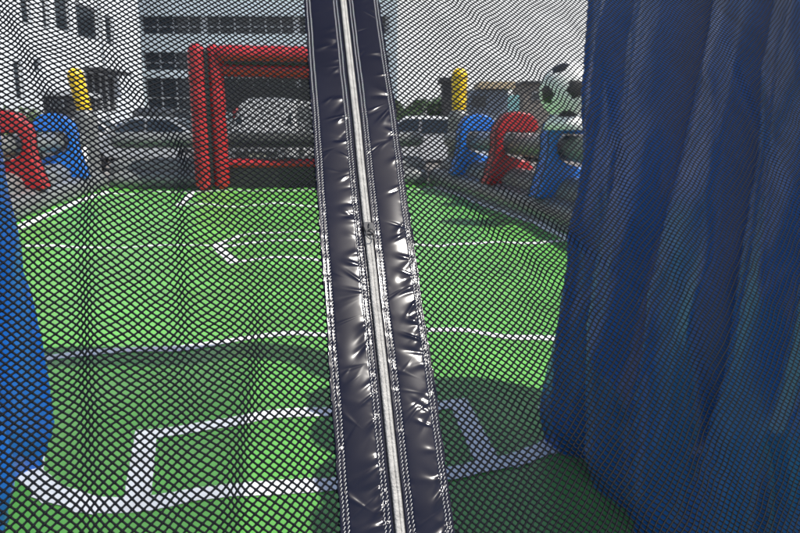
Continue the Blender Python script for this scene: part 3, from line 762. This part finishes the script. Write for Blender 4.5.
# ============================================================ CARS
def make_car(label, m, kind='car'):
    t = thing('parked_van' if kind == 'van' else 'parked_car', label, kind, (0, 0, 0), 0, 'vehicles parked beyond the pitch')
    if kind == 'van':
        L, W, Hh = 4.9, 1.85, 1.95
        prof = [(-2.45, .35), (-2.45, .95), (-2.40, 1.75), (-2.2, 1.93), (1.0, 1.95), (1.25, 1.85), (1.75, 1.18), (2.3, 1.02), (2.45, .8), (2.45, .35)]
    else:
        L, W, Hh = 4.3, 1.75, 1.45
        prof = [(-2.12, .35), (-2.15, .75), (-2.05, .98), (-1.55, 1.02), (-1.0, 1.40), (-.6, 1.46), (.25, 1.46), (.95, .99), (1.75, .88), (2.1, .72), (2.15, .35)]
    # loft: lower body full width, shoulders in at the roof
    belt = .98 if kind != 'van' else 1.12
    V = []; n = len(prof)
    ys = [-1, -.94, -.6, 0, .6, .94, 1]
    for y in ys:
        for (x, z) in prof:
            k = max(0, (z - belt) / (Hh - belt)); hw = W / 2 * (1 - .20 * k)
            zz = z - (.05 * abs(y) ** 6 if z > .5 else 0); xx = x * (1 - .03 * abs(y) ** 4)
            V.append((xx, y * hw, zz))
    Fc = []
    for j in range(len(ys) - 1):
        for i in range(n):
            Fc.append([j * n + i, j * n + (i + 1) % n, (j + 1) * n + (i + 1) % n, (j + 1) * n + i])
    Fc += [list(range(n))[::-1], [(len(ys) - 1) * n + i for i in range(n)]]
    b = obj('body', V, Fc, m, t); bevel(b, .05, 3)
    # windows, set proud of the body by a few mm
    def quad(pts, name, mm, par):
        c = sum((Vector(p) for p in pts), Vector()) / len(pts)
        nrm = (Vector(pts[1]) - Vector(pts[0])).cross(Vector(pts[2]) - Vector(pts[0])).normalized()
        V = [Vector(p) + nrm * .012 for p in pts] + [Vector(p) - nrm * .02 for p in pts]; k = len(pts)
        return obj(name, V, [list(range(k)), [2 * k - 1 - i for i in range(k)]] + [[i, k + i, k + (i + 1) % k, (i + 1) % k] for i in range(k)], mm, par)
    def side_y(z): return W / 2 * (1 - .20 * max(0, (z - belt) / (Hh - belt)))
    if kind == 'van': sides = [[(-.2, 1.2), (1.45, 1.2), (1.05, 1.72), (-.2, 1.72)], [(-2.2, 1.2), (-.3, 1.2), (-.3, 1.72), (-2.2, 1.72)]]; ws = (1.66, 1.26, 1.18, 1.82); rw = (-2.43, 1.2, -2.405, 1.7)
    else: sides = [[(-.15, 1.02), (.80, 1.02), (.25, 1.37), (-.15, 1.38)], [(-1.35, 1.03), (-.22, 1.02), (-.22, 1.38), (-.85, 1.36)]]; ws = (.90, 1.03, .33, 1.41); rw = (-1.50, 1.06, -1.06, 1.37)
    for s in (-1, 1):
        for sh in sides:
            pts = [(x, s * (side_y(z) + .004), z) for x, z in sh]
            quad(pts if s < 0 else pts[::-1], 'window', M['glass'], b)
    for (x0, z0, x1, z1), nm, fw in ((ws, 'windscreen', 1), (rw, 'rear_window', -1)):
        a, c = side_y(z0) * .86, side_y(z1) * .86
        pts = [(x0, -a, z0), (x0, a, z0), (x1, c, z1), (x1, -c, z1)]
        quad(pts if fw > 0 else pts[::-1], nm, M['glass'], b)
    for x in (-1.32, 1.32):
        for s in (-1, 1):
            yy = s * (W / 2 - .10); R = .32
            ty = MB().tube([(x, yy - .11, R), (x, yy - .08, R), (x, yy + .08, R), (x, yy + .11, R)], lambda q_: .32 if .2 < q_ < .8 else .29, 24).build('wheel', M['tyre'], t, True)
            MB().tube([(x, yy + s * .10, R), (x, yy + s * .125, R)], .20, 16).build('rim', M['rim'], ty)
    for s in (-1, 1):
        MB().box((L / 2 - .06, s * W * .36, .70), (.12, .34, .15)).build('headlight', M['lamp'], t)
        MB().box((-L / 2 + .05, s * W * .40, .82), (.12, .22, .20)).build('tail_light', M['lampr'], t)
        MB().box((.72 if kind != 'van' else 1.3, s * (W / 2 + .07), 1.05 if kind != 'van' else 1.25), (.12, .18, .13)).build('mirror', m, t)
    MB().box((L / 2 + .005, 0, .48), (.05, W * .6, .18)).build('grille', M['dark'], t)
    MB().box((L / 2 + .035, 0, .46), (.015, .5, .11)).build('number_plate', M['plate'], t)
    MB().box((-L / 2 - .01, 0, .62), (.03, .5, .11)).build('number_plate', M['plate'], t)
    for s in (-1, 1): MB().box((-.18, s * (W / 2 - .001), .68), (.012, .012, .6)).build('door_seam', M['dark'], b)
    return t
def place(t, px, D, rz): 
    p = at(px, 112, D); t.location = (p.x, p.y, GZ); t.rotation_euler = (0, 0, rz); t.scale = (1.32, 1.32, 1.36); return t
place(make_car('white van facing the pitch, seen through the goal behind the black post', M['carw'], 'van'), 279, 27.5, rad(-95))
place(make_car('white hatchback parked side on, right of the van seen through the goal', M['carw']), 345, 31, rad(172))
place(make_car('silver car parked behind the back wall just left of the goal', M['cars']), 150, 27, rad(176))
place(make_car('white car parked between the left yellow column and the silver car', M['carw']), 92, 34, rad(8))
place(make_car('small dark blue car far off by the pale office block', M['carb']), 142, 50, rad(10))
place(make_car('white car parked just right of the zip, before the dark trees', M['carw']), 418, 25.5, rad(170))
place(make_car('tall black van parked in the shade left of the goal', M['card'], 'van'), 166, 41, rad(95))
place(make_car('dark car parked behind the white car right of the zip', M['card']), 437, 33, rad(12))
place(make_car('silver car parked at the far right behind the red post', M['cars']), 500, 34, rad(5))

# ============================================================ PLANTS
def leaves(name, blobs, n, size, m, parent, seed):
    q = random.Random(seed); V = []; Fc = []
    for i in range(n):
        c, R = q.choice(blobs)
        d = Vector((q.gauss(0, 1), q.gauss(0, 1), q.gauss(0, 1))).normalized() * R * (q.random() ** .4)
        p = Vector(c) + Vector((d.x, d.y, d.z * .8))
        a = Vector((q.gauss(0, 1), q.gauss(0, 1), q.gauss(0, 1))).normalized(); b = a.orthogonal().normalized(); s = size * q.uniform(.6, 1.4)
        k = len(V); V += [p - a * s, p + b * s * .45, p + a * s, p - b * s * .45]; Fc.append([k, k + 1, k + 2, k + 3])
    return obj(name, V, Fc, m, parent)
def tree(px, D, ytop, wpx, label, seed, m='leaf', name='tree'):
    p = at(px, 112, D); p.z = GZ; t = thing(name, label, 'tree' if name == 'tree' else 'bush', p, 0, 'trees and bushes beyond the pitch')
    Ht = at(px, ytop, D).z - GZ; W = wpx / F * D; q = random.Random(seed)
    if name == 'tree':
        tr = MB(); tr.tube([(0, 0, 0), (.05, 0, Ht * .3), (-.05, .05, Ht * .55)], lambda s: .16 - .08 * s, 10)
        for k in range(5):
            a = q.uniform(0, 6.28); tr.tube([(0, 0, Ht * (.3 + .05 * k)), (math.cos(a) * W * .2, math.sin(a) * W * .2, Ht * .6), (math.cos(a) * W * .36, math.sin(a) * W * .36, Ht * .8)], lambda s: .07 - .05 * s, 6)
        tr.build('trunk', M['bark'], t, True)
        bl = [((q.uniform(-.36, .36) * W, q.uniform(-.3, .3) * W, Ht * q.uniform(.42, .82)), q.uniform(.12, .22) * max(W, Ht * .7)) for _ in range(11)]
    else:
        bl = [((q.uniform(-.4, .4) * W, q.uniform(-.2, .2) * W, Ht * q.uniform(.2, .7)), q.uniform(.2, .32) * Ht) for _ in range(10)]
    leaves('crown', bl, 5200, .09 if D < 45 else .13, M[m], t, seed)
tree(396, 46, 90, 60, 'dark tree just right of the zip above the parked cars', 1)
tree(426, 47, 97, 56, 'low dark tree between the zip and the yellow column', 2)
tree(448, 58, 96, 36, 'small dark tree behind the narrow grey cabin', 5)
tree(14, 30, 99, 34, 'pale green bush above the red post at the far left', 4, 'leaf2', 'bush')

# kerb and bay lines of the car park
kb = MB(); kb.box((0, 21.6, GZ + .06), (60, .25, .13)); struct(kb.build('kerb', M['kerb']))
ln = MB()
for k in range(-8, 9): ln.add([(k * 2.6 - 3, 24.5, GZ), (k * 2.6 - 2.9, 24.5, GZ), (k * 2.6 - 2.9, 29.3, GZ), (k * 2.6 - 3, 29.3, GZ)], [[0, 1, 2, 3]])
struct(ln.build('parking_lines', M['line']))
